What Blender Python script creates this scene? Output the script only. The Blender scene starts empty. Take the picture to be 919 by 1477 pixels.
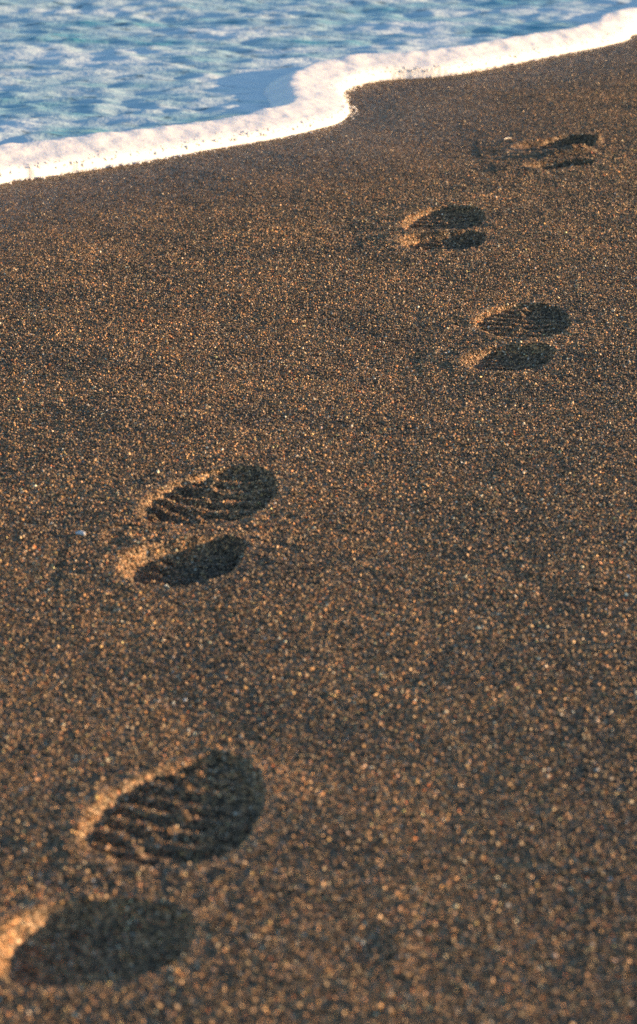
import bpy, math
import numpy as np
from mathutils import Vector

rng = np.random.default_rng(11)
scene = bpy.context.scene
col = scene.collection

# ------------------------------------------------------------------ camera numbers
H, F, CX, CY = 0.66, 4430.0, 459.5, 738.5          # eye height (m), focal length (px of the photo)
P = math.atan((CY + 520.0) / F)                      # downward pitch
SP, CP = math.sin(P), math.cos(P)

def ground(px, py):
    """photo pixel -> point on the flat beach"""
    u = (np.asarray(px, float) - CX) / F
    v = (np.asarray(py, float) - CY) / F
    t = H / (SP + v * CP)
    return np.stack([u * t, (CP - v * SP) * t], -1)

# ------------------------------------------------------------------ noise
class Noise:
    def __init__(self, seed):
        r = np.random.default_rng(seed)
        a = r.random((256, 256)) * 2 * math.pi
        self.gx, self.gy = np.cos(a), np.sin(a)
    def __call__(self, x, y):
        xi, yi = np.floor(x).astype(np.int64), np.floor(y).astype(np.int64)
        fx, fy = x - xi, y - yi
        def g(i, j, dx, dy):
            i, j = i & 255, j & 255
            return self.gx[i, j] * dx + self.gy[i, j] * dy
        u = fx * fx * fx * (fx * (fx * 6 - 15) + 10)
        v = fy * fy * fy * (fy * (fy * 6 - 15) + 10)
        a = g(xi, yi, fx, fy); b = g(xi + 1, yi, fx - 1, fy)
        c = g(xi, yi + 1, fx, fy - 1); d = g(xi + 1, yi + 1, fx - 1, fy - 1)
        return (a + (b - a) * u + (c - a) * v + (a - b - c + d) * u * v) * 1.5
N1, N2, N3, N4 = Noise(1), Noise(2), Noise(3), Noise(4)
def fbm(n, x, y, o=3):
    s, a = 0, 1.0
    for k in range(o):
        s = s + a * n(x * 2 ** k + 17.3 * k, y * 2 ** k + 5.1 * k); a *= .5
    return s

def smooth(a, b, x):
    t = np.clip((x - a) / (b - a), 0, 1)
    return t * t * (3 - 2 * t)

def catmull(p, n=10, closed=True):
    p = np.asarray(p, float); m = len(p); out = []
    for i in range(m if closed else m - 1):
        if closed:
            a, b, c, d = p[(i - 1) % m], p[i], p[(i + 1) % m], p[(i + 2) % m]
        else:
            a, b, c, d = p[max(i - 1, 0)], p[i], p[i + 1], p[min(i + 2, m - 1)]
        for t in np.linspace(0, 1, n, endpoint=False):
            out.append(.5 * (2 * b + (c - a) * t + (2 * a - 5 * b + 4 * c - d) * t * t + (3 * b - a - 3 * c + d) * t ** 3))
    if not closed: out.append(p[-1])
    return np.array(out)

def seg_dist(x, y, poly, closed=True):
    """unsigned distance to a polyline and, if closed, inside flag"""
    d2 = np.full(x.shape, 1e9); inside = np.zeros(x.shape, bool)
    m = len(poly)
    for i in range(m if closed else m - 1):
        ax, ay = poly[i]; bx, by = poly[(i + 1) % m]
        ex, ey = bx - ax, by - ay; L = ex * ex + ey * ey + 1e-12
        t = np.clip(((x - ax) * ex + (y - ay) * ey) / L, 0, 1)
        dd = (x - ax - t * ex) ** 2 + (y - ay - t * ey) ** 2
        d2 = np.minimum(d2, dd)
        if closed:
            c = ((ay > y) != (by > y)) & (x < (bx - ax) * (y - ay) / (by - ay + 1e-15) + ax)
            inside ^= c
    return np.sqrt(d2), inside

# ------------------------------------------------------------------ shoreline
shore_px = [(0, 260), (50, 252), (100, 244), (200, 229), (300, 213), (400, 196), (455, 184), (488, 174), (502, 163),
            (500, 150), (493, 138), (498, 127), (520, 118), (560, 110), (640, 104), (700, 95), (760, 84), (820, 73),
            (875, 63), (908, 54), (919, 46)]
sw = [ground(a, b) for a, b in shore_px]
d0 = sw[0]; d1 = sw[-1]
ax_dir = (d1 - d0) / np.linalg.norm(d1 - d0)
nrm = np.array([-ax_dir[1], ax_dir[0]])              # towards the sea
pre, post = [], []
for k in range(14, 0, -1):
    L = .35 * k * (1 + .12 * k); pre.append(d0 - ax_dir * L + nrm * (.10 * math.sin(k * 1.3) * min(1, k / 3) ))
for k in range(1, 15):
    L = .35 * k * (1 + .12 * k); post.append(d1 + ax_dir * L + nrm * (.12 * math.sin(k * 1.1) * min(1, k / 3)))
shore = catmull(np.array(pre + sw + post), 5, False)
shore = np.vstack([shore[0] - ax_dir * 900, shore, shore[-1] + ax_dir * 900])

def shore_sd(x, y):
    """signed distance, + on the sea side"""
    shp = x.shape; x = x.ravel(); y = y.ravel()
    d = ((x - d0[0]) * nrm[0] + (y - d0[1]) * nrm[1])
    out = d.copy()
    near = np.abs(d) < .75
    if near.any():
        xn, yn = x[near], y[near]
        far = shore[0] + nrm * 3000, shore[-1] + nrm * 3000
        poly = np.vstack([shore, far[1][None], far[0][None]])
        du, ins = seg_dist(xn, yn, shore, False)
        _, ins = seg_dist_inside(xn, yn, poly)
        out[near] = np.where(ins, du, -du)
    return out.reshape(shp)
def seg_dist_inside(x, y, poly):
    inside = np.zeros(x.shape, bool); m = len(poly)
    for i in range(m):
        ax, ay = poly[i]; bx, by = poly[(i + 1) % m]
        inside ^= ((ay > y) != (by > y)) & (x < (bx - ax) * (y - ay) / (by - ay + 1e-15) + ax)
    return None, inside

# ------------------------------------------------------------------ the footprints
# outlines traced in photo pixels and laid on the ground at real size
PRINTS = [
 dict(label='nearest shoe print, large and blurred, with a deep dark heel rimmed by orange light',
   fore=[(112,1204),(140,1158),(190,1122),(250,1098),(305,1084),(345,1088),(372,1112),(384,1150),(368,1196),(335,1230),(280,1250),(215,1252),(155,1238),(124,1222)],
   heel=[(12,1388),(22,1345),(60,1317),(120,1306),(200,1306),(262,1318),(282,1348),(262,1388),(212,1412),(140,1424),(60,1424),(20,1412)],
   fd=.0090, hd=.0135, rf=.0060, rh=.0060, pitch=.022, amp=.0060, curve=.7, hamp=.0024),
 dict(label='second nearest shoe print, with a smooth shaded heel, beside the small white shell chip',
   fore=[(200,744),(214,722),(248,702),(292,687),(336,678),(374,680),(398,694),(400,714),(380,735),(345,750),(300,757),(250,758),(212,755)],
   heel=[(192,826),(198,802),(236,789),(290,781),(334,776),(352,786),(346,812),(322,832),(280,843),(232,843),(202,838)],
   fd=.0085, hd=.0110, rf=.0048, rh=.0070, pitch=.027, amp=.0060, curve=1.6, hamp=.0034),
 dict(label='middle shoe print of the trail, with fine curved tread lines and a short shaded heel',
   fore=[(682,462),(695,450),(722,440),(758,435),(796,438),(818,450),(823,466),(806,478),(770,484),(728,482),(696,474)],
   heel=[(683,513),(697,500),(735,496),(778,494),(799,501),(796,517),(775,527),(735,532),(700,530),(686,524)],
   fd=.0072, hd=.0080, rf=.0040, rh=.0065, pitch=.021, amp=.0040, curve=.5, hamp=.0026),
 dict(label='second farthest shoe print, with a thin bright rim around its dark toe',
   fore=[(577,327),(590,313),(615,303),(650,298),(685,301),(699,312),(696,324),(672,332),(630,334),(592,333)],
   heel=[(587,353),(600,343),(640,340),(682,337),(699,341),(698,353),(678,361),(635,364),(600,363)],
   fd=.0095, hd=.0100, rf=.0045, rh=.0055, pitch=.019, amp=.0034, curve=.3, hamp=.0034),
 dict(label='farthest shoe print nearest the foam, scuffed and crumbled with a bright clod at its toe',
   fore=[(745,211),(760,203),(790,199),(825,195),(856,196),(863,203),(853,211),(820,213),(780,213),(752,215)],
   heel=[(768,238),(785,232),(815,230),(845,229),(860,232),(850,238),(815,241),(783,243)],
   fd=.0115, hd=.0120, rf=.0060, rh=.0065, pitch=.022, amp=.0030, tilt=.85, curve=.8, hamp=.0012),
]
for k, p in enumerate(PRINTS):
    for key in ('fore', 'heel'):
        q = catmull([ground(a, b) for a, b in p[key]], 5)
        p[key + '_w'] = q; p[key + '_c'] = q.mean(0)
    dv = p['fore_c'] - p['heel_c']; p['dir'] = dv / np.linalg.norm(dv)
    p['base'] = (p['fore_c'] + p['heel_c']) / 2

SUN_AZ = math.radians(13)       # sun stands to the right, slightly on the camera's side
SUN_EL = math.radians(7.4)
sdir = np.array([math.cos(SUN_AZ), math.sin(SUN_AZ)])

# soft dips and swells in the sand: photo pixel, half sizes (m) and depth (m)
DIPS = [(665,214,.13,.10,.0085), (520,322,.055,.10,.0035), (735,205,.03,.03,.0020), (515,1385,.024,.035,.0012), (545,540,.16,.22,.0035),
        (800,262,.10,.12,.0020), (160,1010,.12,.10,.0020), (850,1300,.05,.05,.0020), (700,1250,.03,.04,.0018),
        (640,1370,.02,.04,.0010), (250,470,.20,.25,.0030), (620,1120,.08,.10,.0020), (620,420,.05,.09,.0018)]
SWELLS = [(583,1375,.010,.03,.0012), (545,225,.05,.08,.0015), (150,560,.15,.25,.0030), (530,1190,.03,.03,.0015)]
DW = [(ground(a, b), c, d, -e * .6) for a, b, c, d, e in DIPS] + [(ground(a, b), c, d, e) for a, b, c, d, e in SWELLS]

def print_height(p, x, y, z, own, k):
    """adds one footprint to z for the points inside its bounding box; own = owner code per point"""
    for key, D, R, code in (('fore', p['fd'], p['rf'], 1), ('heel', p['hd'], p['rh'], 2)):
        q = p[key + '_w']; lo = q.min(0) - .05; hi = q.max(0) + .05
        m = (x > lo[0]) & (x < hi[0]) & (y > lo[1]) & (y < hi[1])
        if not m.any(): continue
        xs, ys = x[m], y[m]
        wob = .0016 * N2(xs * 90, ys * 90) + .0009 * N3(xs * 230, ys * 230)
        du, ins = seg_dist(xs, ys, q)
        d = np.where(ins, du, -du) + wob
        c = p[key + '_c']; r = np.stack([xs - c[0], ys - c[1]], -1)
        v = r @ p['dir']; u = r @ np.array([p['dir'][1], -p['dir'][0]])
        hw = (q[:, 0].max() - q[:, 0].min()) / 2
        a = u / hw
        away = -(r @ sdir) / (np.linalg.norm(r, axis=1) + 1e-6)     # 1 on the rim facing the sun's far side
        # the wall away from the sun slopes gently, the others are steep
        aw = np.clip(away, 0, 1)
        out_ = key == 'heel' or k == 4
        ww = .007 + .008 * aw if out_ else .006 + .005 * aw
        fa = np.clip(r[:, 1] / (np.linalg.norm(r, axis=1) + 1e-6), 0, 1)
        off = .80 * ww * np.maximum(aw, .45 * fa) if out_ else .12 * ww
        prof = smooth(0, 1, (d + off) / ww)
        dep = D * (1 + .12 * N1(xs * 22 + k * 7, ys * 22)) * (1 + (p.get('tilt', 0) * a if key == 'fore' else 0))
        hz = -dep * prof
        # tread: rounded bars pressed between grooves, bowed across the sole
        amp = p['amp'] if key == 'fore' else p['hamp']
        pit = p['pitch'] if key == 'fore' else p['pitch'] * .8
        ph = v / pit - p['curve'] * a * a * .9 + .06 * N3(xs * 30, ys * 30) + (.45 * a if k in (0, 1) else .1 * a)
        bars = np.clip(np.cos(ph * 2 * math.pi) * 1.3 + .1, -.35, 1) * (1 - .3 * a)
        brk = 1 - .45 * smooth(.1, .6, N4(xs * 34 + 3 * k, ys * 34))
        hz += amp * bars * smooth(.3, 1.2, d / ww) * brk
        if key == 'fore':
            hz += max(amp * .75, .0025) * np.exp(-((a + .06 + .2 * N2(ys * 20, ys * 0 + k)) / .06) ** 2) * smooth(.5, 1.5, d / ww) * (N3(xs*0+k, ys * 70) > -.1)
        # rim of pushed up sand
        e_ = d + .001 + off
        rim = R * np.where(e_ > 0, np.exp(-(e_ / .005) ** 2), np.exp(-np.abs(e_ / (.009 + .030 * aw)) ** 1.5)) * (.08 + .42 * aw ** 1.5 + .22 * fa) * (1 + .45 * N1(xs * 55, ys * 55))
        z[m] += hz + rim
        o = own[m]; o[d > -.009 - off] = k * 2 + code; own[m] = o
    # crumbs and lumps about the print
    b = p['base']; rr = np.hypot(x - b[0], (y - b[1]) * .6)
    m = rr < .12
    z[m] += .0014 * N1(x[m] * 75, y[m] * 75) * smooth(.12, .04, rr[m])

def lump(x, y, z, px, py, rx, ry, h):
    c = ground(px, py)
    e = ((x - c[0]) / rx) ** 2 + ((y - c[1]) / ry) ** 2
    m = e < 9
    z[m] += h * np.exp(-e[m] ** 1.3)

def sand_height(x, y, sd):
    z = .0045 * N1(x * 2.6, y * 1.7) + .0012 * N2(x * 8, y * 6) + .00055 * N3(x * 28, y * 24)
    z = z + .0004 * N4(x * 75, y * 75)
    for c, rx, ry, h in DW:
        e = ((x - c[0]) / rx) ** 2 + ((y - c[1]) / ry) ** 2
        m = e < 8
        z[m] += h * np.exp(-e[m])
    own = np.zeros(x.shape, np.int8)
    for k, p in enumerate(PRINTS): print_height(p, x, y, z, own, k)
    # the far print: clod at the toe, bright instep ridge, small crumbs
    lump(x, y, z, 860, 205, .0065, .014, .0165); lump(x, y, z, 853, 208, .006, .01, .003)
    for q in ((790,222,.004),(803,221,.006),(818,220,.008),(832,219,.009),(846,218,.008)):
        lump(x, y, z, q[0], q[1], .012, .016, q[2] * .8)
    # the instep ridges of the other prints
    for q in ((620,341,.02,.016,.0016),(650,338,.02,.016,.0014),(230,786,.025,.016,.0016),(280,779,.03,.014,.0014),):
        lump(x, y, z, *q)
    sea = np.clip(sd, 0, None)
    z = z * np.exp(-np.clip(sd + .02, 0, None) * 8) - np.minimum(.07 * sea, 6)
    z = z - .004 * smooth(-.10, .0, sd)                # firm, wetter strip by the foam
    r = np.hypot(x, y - 3)
    z = z + np.where(sd < 0, .035 * np.clip(-sd - 3.5, 0, 30), 0) + np.where(r > 6, .03 * N1(x * .5, y * .5) * (sd < -3), 0)
    return z, own

# ------------------------------------------------------------------ materials
def mat(name):
    m = bpy.data.materials.new(name); m.use_nodes = True
    nt = m.node_tree; nt.nodes.clear()
    out = nt.nodes.new('ShaderNodeOutputMaterial')
    b = nt.nodes.new('ShaderNodeBsdfPrincipled')
    nt.links.new(b.outputs[0], out.inputs[0])
    return m, nt, b
def node(nt, t, **kw):
    n = nt.nodes.new(t)
    for k, v in kw.items(): setattr(n, k, v)
    return n
def ramp(nt, stops, interp='LINEAR'):
    r = node(nt, 'ShaderNodeValToRGB'); e = r.color_ramp.elements; r.color_ramp.interpolation = interp
    while len(e) > 1: e.remove(e[0])
    e[0].position = stops[0][0]; e[0].color = (*stops[0][1], 1)
    for p_, c in stops[1:]:
        n = e.new(p_); n.color = (*c, 1)
    return r

PAL = [ # share, colour of a kind of grain
 (.27, (.056, .044, .029)), (.21, (.112, .083, .054)), (.18, (.20, .145, .092)), (.15, (.34, .222, .124)),
 (.10, (.50, .30, .15)), (.055, (.68, .37, .155)), (.025, (.70, .58, .42)), (.01, (.50, .17, .06))]

def sand_material():
    m, nt, b = mat('dark_volcanic_sand'); L = nt.links.new
    geo = node(nt, 'ShaderNodeNewGeometry')
    att = node(nt, 'ShaderNodeAttribute', attribute_name='grain')
    # between the loose grains: packed grains drawn cell by cell
    vor = node(nt, 'ShaderNodeTexVoronoi'); vor.inputs['Scale'].default_value = 620
    L(geo.outputs['Position'], vor.inputs['Vector'])
    sep = node(nt, 'ShaderNodeSeparateColor'); L(vor.outputs['Color'], sep.inputs[0])
    acc, stops = 0, []
    for s_, c in PAL: stops.append((acc, c)); acc += s_
    rp = ramp(nt, stops, 'CONSTANT'); L(sep.outputs[0], rp.inputs[0])
    mix = node(nt, 'ShaderNodeMix', data_type='RGBA')
    L(att.outputs['Alpha'], mix.inputs['Factor']); L(rp.outputs[0], mix.inputs['A']); L(att.outputs['Color'], mix.inputs['B'])
    # broad stains of darker and redder sand
    nz = node(nt, 'ShaderNodeTexNoise'); nz.inputs['Scale'].default_value = 9; nz.inputs['Detail'].default_value = 4
    L(geo.outputs['Position'], nz.inputs['Vector'])
    r2 = ramp(nt, [(.3, (.66, .72, .82)), (.7, (1.2, 1.14, 1.08))]); L(nz.outputs['Fac'], r2.inputs[0])
    mul = node(nt, 'ShaderNodeMix', data_type='RGBA', blend_type='MULTIPLY'); mul.inputs['Factor'].default_value = 1
    L(mix.outputs['Result'], mul.inputs['A']); L(r2.outputs[0], mul.inputs['B'])
    # damp sand near the water: darker and shinier
    wet = node(nt, 'ShaderNodeAttribute', attribute_name='wet')
    dk = node(nt, 'ShaderNodeMix', data_type='RGBA', blend_type='MULTIPLY')
    L(wet.outputs['Fac'], dk.inputs['Factor']); L(mul.outputs['Result'], dk.inputs['A']); dk.inputs['B'].default_value = (.56, .56, .60, 1)
    L(dk.outputs['Result'], b.inputs['Base Color'])
    rr = node(nt, 'ShaderNodeMapRange'); L(wet.outputs['Fac'], rr.inputs[0])
    rr.inputs['To Min'].default_value = .50; rr.inputs['To Max'].default_value = .34
    L(rr.outputs[0], b.inputs['Roughness'])
    b.inputs['Specular IOR Level'].default_value = .3
    dist = node(nt, 'ShaderNodeMath', operation='MULTIPLY_ADD'); L(vor.outputs['Distance'], dist.inputs[0])
    dist.inputs[1].default_value = -.6; L(sep.outputs[1], dist.inputs[2])
    bmp = node(nt, 'ShaderNodeBump'); bmp.inputs['Strength'].default_value = 1; bmp.inputs['Distance'].default_value = .0011
    L(dist.outputs[0], bmp.inputs['Height'])
    # loose grains keep their own facets
    mv = node(nt, 'ShaderNodeMix', data_type='VECTOR')
    L(att.outputs['Alpha'], mv.inputs['Factor']); L(bmp.outputs[0], mv.inputs[4]); L(geo.outputs['Normal'], mv.inputs[5])
    L(mv.outputs[1], b.inputs['Normal'])
    return m

def foam_material():
    m, nt, b = mat('sea_foam'); L = nt.links.new
    geo = node(nt, 'ShaderNodeNewGeometry')
    b.inputs['Base Color'].default_value = (.74, .76, .79, 1)
    b.inputs['Roughness'].default_value = .55
    b.inputs['Subsurface Weight'].default_value = .6
    b.inputs['Subsurface Radius'].default_value = (.012, .010, .008)
    b.inputs['Subsurface Scale'].default_value = 1
    v = node(nt, 'ShaderNodeTexVoronoi'); v.inputs['Scale'].default_value = 260; L(geo.outputs['Position'], v.inputs['Vector'])
    n = node(nt, 'ShaderNodeTexNoise'); n.inputs['Scale'].default_value = 70; n.inputs['Detail'].default_value = 5; L(geo.outputs['Position'], n.inputs['Vector'])
    a = node(nt, 'ShaderNodeMath', operation='MULTIPLY_ADD'); L(n.outputs['Fac'], a.inputs[0]); a.inputs[1].default_value = 2.2; L(v.outputs['Distance'], a.inputs[2])
    bm = node(nt, 'ShaderNodeBump'); bm.inputs['Strength'].default_value = .3; bm.inputs['Distance'].default_value = .0010
    L(a.outputs[0], bm.inputs['Height']); L(bm.outputs[0], b.inputs['Normal'])
    return m

def water_material():
    m, nt, b = mat('surf_water'); L = nt.links.new
    geo = node(nt, 'ShaderNodeNewGeometry')
    film = node(nt, 'ShaderNodeAttribute', attribute_name='film')     # how much foam floats on the water here
    n1 = node(nt, 'ShaderNodeTexNoise'); n1.inputs['Scale'].default_value = 24; n1.inputs['Detail'].default_value = 6; n1.inputs['Distortion'].default_value = .6
    n1.inputs['Roughness'].default_value = .66
    mp = node(nt, 'ShaderNodeMapping'); mp.inputs['Scale'].default_value = (.75, 1.7, 1); L(geo.outputs['Position'], mp.inputs['Vector'])
    L(mp.outputs[0], n1.inputs['Vector'])
    s = node(nt, 'ShaderNodeMath', operation='ADD'); L(film.outputs['Fac'], s.inputs[0]); L(n1.outputs['Fac'], s.inputs[1])
    r = ramp(nt, [(.20, (0, 0, 0)), (.30, (.25, .25, .25)), (.78, (.95, .95, .95))])
    sc_ = node(nt, 'ShaderNodeMath', operation='MULTIPLY'); L(s.outputs[0], sc_.inputs[0]); sc_.inputs[1].default_value = .72
    L(sc_.outputs[0], r.inputs[0])
    c = node(nt, 'ShaderNodeMix', data_type='RGBA')
    L(r.outputs[0], c.inputs['Factor'])
    c.inputs['A'].default_value = (.07, .30, .41, 1); c.inputs['B'].default_value = (.60, .72, .80, 1)
    L(c.outputs['Result'], b.inputs['Base Color'])
    ro = node(nt, 'ShaderNodeMapRange'); L(r.outputs[0], ro.inputs[0]); ro.inputs['To Min'].default_value = .12; ro.inputs['To Max'].default_value = .6
    L(ro.outputs[0], b.inputs['Roughness'])
    b.inputs['IOR'].default_value = 1.33
    # clear dark gaps torn in the foam film
    n3 = node(nt, 'ShaderNodeTexNoise'); n3.inputs['Scale'].default_value = 26; n3.inputs['Detail'].default_value = 3; n3.inputs['Distortion'].default_value = 1.2
    L(mp.outputs[0], n3.inputs['Vector'])
    gap = ramp(nt, [(.60, (0, 0, 0)), (.70, (.85, .85, .85))])
    L(n3.outputs['Fac'], gap.inputs[0])
    keep = node(nt, 'ShaderNodeMath', operation='SUBTRACT'); keep.inputs[0].default_value = 1.25; keep.use_clamp = True
    L(film.outputs['Fac'], keep.inputs[1])
    gm = node(nt, 'ShaderNodeMath', operation='MULTIPLY'); L(gap.outputs[0], gm.inputs[0]); L(keep.outputs[0], gm.inputs[1])
    c2 = node(nt, 'ShaderNodeMix', data_type='RGBA'); L(gm.outputs[0], c2.inputs['Factor']); L(c.outputs['Result'], c2.inputs['A'])
    c2.inputs['B'].default_value = (.015, .055, .085, 1); L(c2.outputs['Result'], b.inputs['Base Color'])
    n2 = node(nt, 'ShaderNodeTexNoise'); n2.inputs['Scale'].default_value = 110; n2.inputs['Detail'].default_value = 4
    L(geo.outputs['Position'], n2.inputs['Vector'])
    bm = node(nt, 'ShaderNodeBump'); bm.inputs['Strength'].default_value = .6; bm.inputs['Distance'].default_value = .003
    L(n2.outputs['Fac'], bm.inputs['Height']); L(bm.outputs[0], b.inputs['Normal'])
    return m
SAND, FOAM, WATER = sand_material(), foam_material(), water_material()

# ------------------------------------------------------------------ mesh helpers
def make_mesh(name, verts, loops, sizes, smooth_flags, material, attrs=None):
    me = bpy.data.meshes.new(name)
    me.vertices.add(len(verts)); me.vertices.foreach_set('co', verts.astype(np.float32).ravel())
    me.loops.add(len(loops)); me.loops.foreach_set('vertex_index', loops.astype(np.int32))
    me.polygons.add(len(sizes))
    starts = np.concatenate([[0], np.cumsum(sizes)[:-1]]).astype(np.int32)
    me.polygons.foreach_set('loop_start', starts)
    me.polygons.foreach_set('loop_total', np.asarray(sizes, np.int32))
    me.polygons.foreach_set('use_smooth', np.asarray(smooth_flags, bool))
    for nm, (typ, arr) in (attrs or {}).items():
        at = me.attributes.new(nm, typ, 'POINT')
        at.data.foreach_set('color' if 'COLOR' in typ else 'value', arr.astype(np.float32).ravel())
    me.update(calc_edges=True)
    me.materials.append(material)
    return me
def link(name, me, parent=None):
    o = bpy.data.objects.new(name, me); col.objects.link(o)
    if parent is not None: o.parent = parent
    return o
def axis(lo, hi, step, far, grow=1.35):
    """evenly spaced in [lo, hi], then spreading out to +-far"""
    mid = np.arange(lo, hi + step / 2, step)
    out_, s, v = [], step, hi
    while v < far: s *= grow; v += s; out_.append(v)
    inn, s, v = [], step, lo
    while v > -far: s *= grow; v -= s; inn.append(v)
    return np.concatenate([inn[::-1], mid, out_])

# ------------------------------------------------------------------ sand: one height field, cut into beach and footprints
gx = axis(-.80, 1.00, .003, 1500); gy = axis(1.25, 5.85, .003, 1500)
X, Y = np.meshgrid(gx, gy); SD = shore_sd(X, Y)
Z, _ = sand_height(X, Y, SD)
nx, ny = len(gx), len(gy)
I = np.arange(nx * ny).reshape(ny, nx)
quads = np.stack([I[:-1, :-1], I[:-1, 1:], I[1:, 1:], I[1:, :-1]], -1).reshape(-1, 4)
fc = ((X[:-1, :-1] + X[1:, 1:]) / 2).ravel(), ((Y[:-1, :-1] + Y[1:, 1:]) / 2).ravel()
_, fown = sand_height(fc[0], fc[1], np.full(fc[0].shape, -1.0))
SV = np.stack([X.ravel(), Y.ravel(), Z.ravel()], -1)

def wetness(sd): return smooth(-.55, -.02, sd)

# loose grains, strewn over the height field
def strew():
    # the ground the photo sees, with a margin to each side
    dens = 520000; xs, ys = [], []
    y0, y1 = 1.30, 5.75
    n = int(dens * (y1 - y0) * 1.45)
    x = rng.uniform(-.70, .78, n); y = rng.uniform(y0, y1, n)
    half = .104 * np.hypot(y, H) * 1.02 + .04
    keep = np.abs(x) < half
    x, y = x[keep], y[keep]
    sd = shore_sd(x, y)
    k = sd < .004
    x, y, sd = x[k], y[k], sd[k]
    # steep walls of the prints have more ground per square metre of plan: strew them again
    ex, ey = [x], [y]
    for p in PRINTS:
        q = np.vstack([p['fore_w'], p['heel_w']]); lo, hi = q.min(0) - .03, q.max(0) + .03
        n = int(dens * 1.2 * np.prod(hi - lo)); a, c = rng.uniform(lo[0], hi[0], n), rng.uniform(lo[1], hi[1], n)
        o = np.full(n, -1.0); h = .0008
        z0 = sand_height(a, c, o)[0]
        g = np.hypot(sand_height(a + h, c, o)[0] - z0, sand_height(a, c + h, o)[0] - z0) / h
        kk = rng.random(n) < np.clip(np.sqrt(1 + g * g) - 1, 0, 1); ex.append(a[kk]); ey.append(c[kk])
    x = np.concatenate(ex); y = np.concatenate(ey)
    return x, y, np.concatenate([sd, np.full(len(x) - len(sd), -1.0)])
gxp, gyp, gsd = strew()
gz, gown = sand_height(gxp, gyp, gsd)
G = len(gxp); print('grains', G)
rad = rng.lognormal(math.log(.00068), .30, G).clip(.00035, .0016)
OCT = np.array([(1,0,0),(-1,0,0),(0,1,0),(0,-1,0),(0,0,1),(0,0,-1)], float)
OF = np.array([(0,2,4),(2,1,4),(1,3,4),(3,0,4),(2,0,5),(1,2,5),(3,1,5),(0,3,5)])
def random_rot(n):
    q = rng.normal(size=(n, 4)); q /= np.linalg.norm(q, axis=1)[:, None]
    w, a, b, c = q.T
    return np.stack([1-2*(b*b+c*c), 2*(a*b-c*w), 2*(a*c+b*w), 2*(a*b+c*w), 1-2*(a*a+c*c), 2*(b*c-a*w), 2*(a*c-b*w), 2*(b*c+a*w), 1-2*(a*a+b*b)], -1).reshape(n, 3, 3)
shares = np.array([s for s, _ in PAL]); shares /= shares.sum()
kinds = rng.choice(len(PAL), G, p=shares)
gcol = np.array([c for _, c in PAL])[kinds] * rng.lognormal(0, .28, (G, 1)) * rng.lognormal(0, .05, (G, 3))
# finer, more even sand towards the foam
gw = wetness(gsd)[:, None]; mean = (np.array([c for _, c in PAL]) * shares[:, None]).sum(0)
gcol = gcol * (1 - .10 - .40 * gw) + mean * (.10 + .40 * gw)
rad *= 1 - .25 * gw[:, 0]
gcol = gcol.clip(0, .75)

def sand_piece(name, code, parent=None, origin=(0, 0)):
    f = quads[fown == code]; used = np.unique(f)
    rem = np.full(nx * ny, -1, np.int64); rem[used] = np.arange(len(used))
    sv = SV[used].copy(); sl = rem[f].ravel()
    g = np.nonzero(gown == code)[0]; n = len(g)
    R = random_rot(n)
    base = OCT[None] * rng.uniform(.72, 1.28, (n, 6, 1)) + rng.normal(0, .16, (n, 6, 3))
    base *= rng.uniform(.75, 1.25, (n, 1, 3))
    gv = np.einsum('nij,nkj->nki', R, base) * rad[g][:, None, None]
    gv += np.stack([gxp[g], gyp[g], gz[g] + rad[g] * ((rng.uniform(-.2, 1.05, n) if code == 0 else rng.uniform(-.35, .5, n)) - .75 * wetness(gsd[g]))], -1)[:, None]
    gl = (OF[None] + (np.arange(n) * 6)[:, None, None] + len(sv)).reshape(-1)
    V = np.vstack([sv, gv.reshape(-1, 3)]); V[:, 0] -= origin[0]; V[:, 1] -= origin[1]
    C = np.zeros((len(V), 4)); C[:len(sv), :3] = .05
    C[len(sv):, :3] = np.repeat(gcol[g], 6, 0); C[len(sv):, 3] = 1
    wsd = np.concatenate([SD.ravel()[used], np.repeat(gsd[g], 6)])
    me = make_mesh(name, V, np.concatenate([sl, gl]), np.concatenate([np.full(len(f), 4), np.full(n * 8, 3)]),
                   np.concatenate([np.ones(len(f), bool), np.zeros(n * 8, bool)]), SAND,
                   {'grain': ('FLOAT_COLOR', C), 'wet': ('FLOAT', wetness(wsd))})
    return link(name, me, parent)

beach = sand_piece('beach_sand', 0); beach['kind'] = 'structure'
for k, p in enumerate(PRINTS):
    e = bpy.data.objects.new('footprint', None); col.objects.link(e)
    b = p['base']; e.location = (b[0], b[1], 0); e.empty_display_size = .1
    e['label'] = p['label']; e['category'] = 'footprint'; e['group'] = 'trail of shoe prints leading to the sea'
    sand_piece('forefoot_imprint', k * 2 + 1, e, b)
    sand_piece('heel_imprint', k * 2 + 2, e, b)

# ------------------------------------------------------------------ sea
def swell(x, y, sd):
    """water surface above the sand's datum"""
    t = (x - d0[0]) * ax_dir[0] + (y - d0[1]) * ax_dir[1]
    w = .0050 * fbm(N2, x * 5.5, y * 6.5, 3) + .0040 * N3(x * 16 + .8 * N1(x * 5, y * 5), y * 19) + .0026 * N4(x * 26, y * 52)
    w = w - .0035 * np.abs(N1(x * 9 + 3, y * 11))
    far = smooth(1.5, 8, sd)
    w = w + far * .05 * np.sin(sd * 2.1 + .8 * N1(t * .3, sd * .3)) + smooth(20, 80, sd) * .12 * np.sin(sd * .5)
    return .006 + w * smooth(.0, .25, sd)

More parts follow.
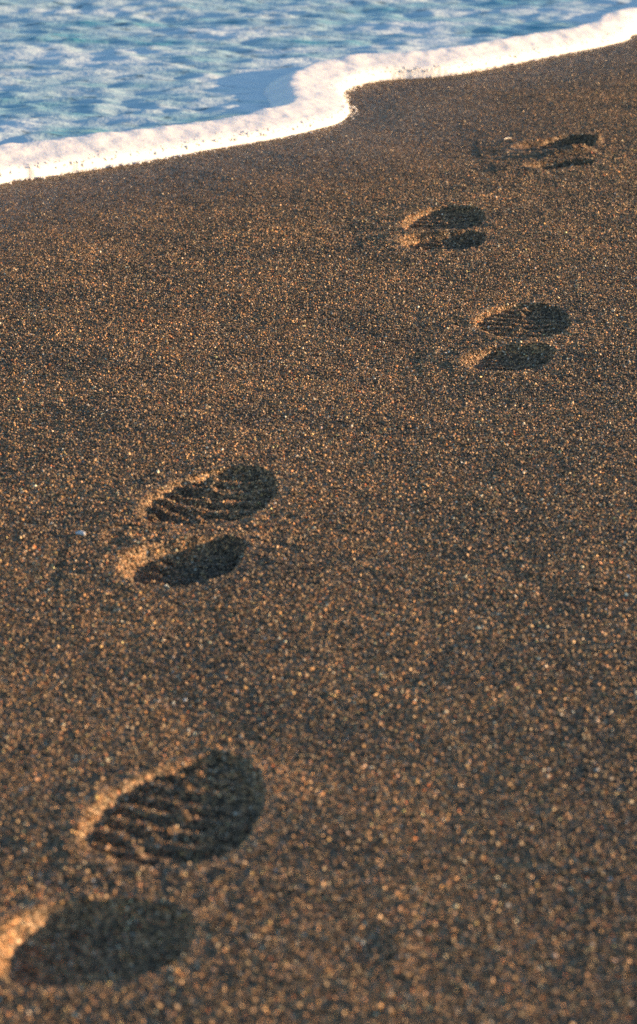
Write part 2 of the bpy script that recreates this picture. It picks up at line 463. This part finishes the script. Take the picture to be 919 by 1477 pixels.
def foam_height(x, y, sd):
    """height of the foam bank over the water"""
    t = (x - d0[0]) * ax_dir[0] + (y - d0[1]) * ax_dir[1]
    wob = .006 * N1(x * 14, y * 14) + .003 * N2(x * 40, y * 40)
    s = sd + wob * smooth(0, .02, sd)
    tt = t / np.linalg.norm(d1 - d0)
    top = np.interp(tt, [-1, 0, .3, .42, .50, .60, .85, 1.0, 2], [.025, .025, .019, .016, .018, .021, .023, .022, .024])
    wid = np.interp(tt, [-1, 0, .2, .42, .55, .7, .95, 1.1, 2], [.115, .11, .095, .105, .105, .082, .074, .065, .10])
    rr = .020
    front = np.sqrt(np.clip(1 - (1 - np.clip(s, 0, rr) / rr) ** 2, 0, 1))
    back = (.40 + .60 * smooth(-.05, .80, s / wid)) * (1 - smooth(.72, 1.25, s / wid))
    h = top * front * back * (1 + .08 * N3(x * 12, y * 12) + .07 * N2(x * 32, y * 26) + .03 * N4(x * 70, y * 70))
    # the thicker lobe where two sheets of foam meet
    for px, py, rx, ry, hh in ((503, 106, .055, .15, .004), (560, 96, .07, .10, .003), 
                               (905, 42, .06, .08, .008)):
        c = ground(px, py)
        e = ((x - c[0]) / rx) ** 2 + ((y - c[1]) / ry) ** 2
        h = h + hh * np.exp(-e) * front * (1 + .25 * N3(x * 25, y * 25))
    h = h + .0004 * N4(x * 110, y * 110) * smooth(.003, .008, h)
    return np.where(sd > 0, h, -.02)

wx = axis(-1.25, 1.55, .006, 1500); wy = axis(3.3, 7.2, .006, 1500)
WX, WY = np.meshgrid(wx, wy); WS = shore_sd(WX, WY)
WZ = swell(WX, WY, WS)
FH = foam_height(WX, WY, WS)
WI = np.arange(WX.size).reshape(WX.shape)
wq = np.stack([WI[:-1, :-1], WI[:-1, 1:], WI[1:, 1:], WI[1:, :-1]], -1).reshape(-1, 4)
wf = wq[(WS.ravel()[wq] > .002).all(1)]
used = np.unique(wf); rem = np.full(WX.size, -1, np.int64); rem[used] = np.arange(len(used))
film = .46 * fbm(N4, WX * 3.6 + 9, WY * 7.0, 5) * (1 + 1.1 * np.exp(-np.clip(WS, 0, None) / .25)) + .22 * np.exp(-np.clip(WS, 0, None) / .13) + .16
for px, py, rx, ry, a in ((430, 110, .12, .20, .5), (210, 95, .10, .12, .22), (340, 45, .12, .2, .2), (60, 110, .1, .2, .12), (900, 25, .10, .12, .6),
                          (30, 190, .05, .12, .4), (345, 118, .05, .10, .22), (385, 118, .08, .16, .40), (80, 195, .06, .06, -.5), (300, 180, .10, .06, -.3), (640, 60, .1, .15, .1)):
    c = ground(px, py); film += a * np.exp(-((WX - c[0]) / rx) ** 2 - ((WY - c[1]) / ry) ** 2)
me = make_mesh('sea_water', np.stack([WX.ravel(), WY.ravel(), WZ.ravel()], -1)[used], rem[wf].ravel(), np.full(len(wf), 4),
               np.ones(len(wf), bool), WATER, {'film': ('FLOAT', film.ravel()[used])})
sea = link('sea_water', me); sea['kind'] = 'structure'

# foam bank: finer sheet along the edge only
fx = np.arange(-1.0, 1.35, .0035); fy = np.arange(2.9, 6.6, .0035)
FX, FY = np.meshgrid(fx, fy); FS = shore_sd(FX, FY)
FHh = foam_height(FX, FY, FS)
FZ = np.where(FS > 0, .0 + swell(FX, FY, FS) - .003 + FHh, -.012)
FI = np.arange(FX.size).reshape(FX.shape)
fq = np.stack([FI[:-1, :-1], FI[:-1, 1:], FI[1:, 1:], FI[1:, :-1]], -1).reshape(-1, 4)
ok = (FS.ravel()[fq] > -.004).any(1) & ((FHh.ravel()[fq] > .0005).any(1) | (FS.ravel()[fq] < .01).any(1)) & (FS.ravel()[fq] < .5).all(1)
ff = fq[ok]
used = np.unique(ff); rem = np.full(FX.size, -1, np.int64); rem[used] = np.arange(len(used))
fvv = np.stack([FX.ravel(), FY.ravel(), FZ.ravel()], -1)[used]; fll = rem[ff].ravel()
# small bubbles crowding the leading edge of the foam
tsh = rng.uniform(0, 1, 60000)
bx = rng.uniform(-1.0, 1.3, 900000); by = rng.uniform(2.9, 6.5, 900000)
bs = shore_sd(bx, by)
k = (bs > -.014) & (bs < .05) & (rng.random(len(bs)) < np.where(bs < 0, .5 * np.exp(bs / .006), .6 * np.exp(-np.clip(bs, 0, None) / .005)))
bx, by, bs = bx[k], by[k], bs[k]
bh = foam_height(bx, by, bs); bz = np.where(bs > 0, swell(bx, by, bs) - .003 + bh, -.003)
nb = len(bx); print('bubbles', nb)
import bmesh
bmm = bmesh.new(); bmesh.ops.create_icosphere(bmm, subdivisions=1, radius=1)
IV = np.array([v.co[:] for v in bmm.verts]); IFc = np.array([[v.index for v in f.verts] for f in bmm.faces]); bmm.free()
br = rng.lognormal(math.log(.0011), .4, nb).clip(.0005, .0035)
bv = IV[None] * br[:, None, None] + np.stack([bx, by, bz + br * -.35], -1)[:, None]
bl = (IFc[None] + (np.arange(nb) * len(IV))[:, None, None] + len(fvv)).reshape(-1)
me = make_mesh('sea_foam', np.vstack([fvv, bv.reshape(-1, 3)]), np.concatenate([fll, bl]),
               np.concatenate([np.full(len(ff), 4), np.full(nb * len(IFc), 3)]), np.ones(len(ff) + nb * len(IFc), bool), FOAM)
foam = link('sea_foam', me); foam['kind'] = 'stuff'
foam['label'] = 'thick white foam edging the thin sheet of sea water'; foam['category'] = 'foam'

# ------------------------------------------------------------------ small washed up things
def shell_chip(name, px, py, length, width, rz, colour, label, category, rise=.0012):
    m, nt, b = mat(name); b.inputs['Base Color'].default_value = (*colour, 1); b.inputs['Roughness'].default_value = .35
    n = node(nt, 'ShaderNodeTexWave'); n.inputs['Scale'].default_value = 900; geo = node(nt, 'ShaderNodeNewGeometry')
    nt.links.new(geo.outputs['Position'], n.inputs['Vector'])
    bm_ = node(nt, 'ShaderNodeBump'); bm_.inputs['Distance'].default_value = .0003; nt.links.new(n.outputs['Fac'], bm_.inputs['Height'])
    nt.links.new(bm_.outputs[0], b.inputs['Normal'])
    bm = bmesh.new(); rows, cols = 9, 7; top, bot = [], []
    r = np.random.default_rng(int(px))
    for i in range(rows):
        a = i / (rows - 1) * 2 - 1; w = math.sqrt(max(0, 1 - a * a * .92)) * (1 + .15 * r.normal())
        for j in range(cols):
            c = j / (cols - 1) * 2 - 1
            z = .35 * width * (1 - c * c) + .15 * length * (1 - a * a)
            top.append(bm.verts.new((a * length / 2, c * w * width / 2, z)))
            bot.append(bm.verts.new((a * length / 2, c * w * width / 2 * .96, z - .0006)))
    for i in range(rows - 1):
        for j in range(cols - 1):
            q = [i * cols + j, (i + 1) * cols + j, (i + 1) * cols + j + 1, i * cols + j + 1]
            bm.faces.new([top[t] for t in q]); bm.faces.new([bot[t] for t in q[::-1]])
    def side(ids):
        for a_, b_ in zip(ids, ids[1:]): bm.faces.new([top[a_], top[b_], bot[b_], bot[a_]])
    side([j for j in range(cols)][::-1]); side([(rows - 1) * cols + j for j in range(cols)])
    side([i * cols for i in range(rows)]); side([i * cols + cols - 1 for i in range(rows)][::-1])
    bmesh.ops.recalc_face_normals(bm, faces=bm.faces)
    me_ = bpy.data.meshes.new(name); bm.to_mesh(me_); bm.free(); me_.materials.append(m)
    for f in me_.polygons: f.use_smooth = True
    g = ground(px, py); z, _ = sand_height(np.array([g[0]]), np.array([g[1]]), np.array([-1.0]))
    o = link(name, me_); o.location = (g[0], g[1], z[0] + rise); o.rotation_euler = (math.radians(12), math.radians(-8), rz)
    o['label'] = label; o['category'] = category
shell_chip('shell_fragment', 117, 776, .0095, .0050, math.radians(-35), (.66, .72, .82),
           'small white shell chip lying on open sand left of the second nearest shoe print', 'shell')
shell_chip('shell_fragment', 731, 199, 0.0130, .0034, math.radians(28), (.42, .42, .42),
           'thin pale shell sliver lying at the left end of the farthest shoe print', 'shell')

# ------------------------------------------------------------------ light
world = bpy.data.worlds.new('World'); scene.world = world; world.use_nodes = True
nt = world.node_tree; bg = nt.nodes['Background']
sky = nt.nodes.new('ShaderNodeTexSky'); sky.sky_type = 'NISHITA'; sky.sun_disc = False
sky.sun_elevation = SUN_EL; sky.sun_rotation = math.pi / 2 - SUN_AZ
sky.air_density = 1.0; sky.dust_density = .6; sky.ozone_density = 2.0
hs = nt.nodes.new('ShaderNodeHueSaturation'); hs.inputs['Saturation'].default_value = 1.0
nt.links.new(sky.outputs[0], hs.inputs['Color']); nt.links.new(hs.outputs[0], bg.inputs[0]); bg.inputs[1].default_value = .115
sl = bpy.data.lights.new('sun', 'SUN'); sl.energy = 5.0; sl.angle = math.radians(.5); sl.color = (1, .61, .29)
so = bpy.data.objects.new('sun', sl); col.objects.link(so)
sv_ = Vector((math.cos(SUN_EL) * math.cos(SUN_AZ), math.cos(SUN_EL) * math.sin(SUN_AZ), math.sin(SUN_EL)))
so.rotation_euler = sv_.to_track_quat('Z', 'Y').to_euler(); so.location = (3, 0, 3)

# ------------------------------------------------------------------ camera
cd = bpy.data.cameras.new('camera'); cam = bpy.data.objects.new('camera', cd); col.objects.link(cam)
cam.location = (0, 0, H); cam.rotation_euler = (math.pi / 2 - P, 0, 0)
cd.sensor_fit = 'VERTICAL'; cd.sensor_height = 36; cd.sensor_width = 36; cd.lens = 36 * F / 1477
cd.clip_start = .05; cd.clip_end = 5000
cd.dof.use_dof = True; cd.dof.focus_distance = 3.05; cd.dof.aperture_fstop = 16.0
scene.camera = cam

scene.view_settings.view_transform = 'Standard'; scene.view_settings.look = 'None'
scene.view_settings.exposure = 1.5; scene.view_settings.gamma = 1
scene.cycles.use_denoising = False
scene.cycles.max_bounces = 5; scene.cycles.diffuse_bounces = 2; scene.cycles.glossy_bounces = 2
scene.cycles.sample_clamp_indirect = 3
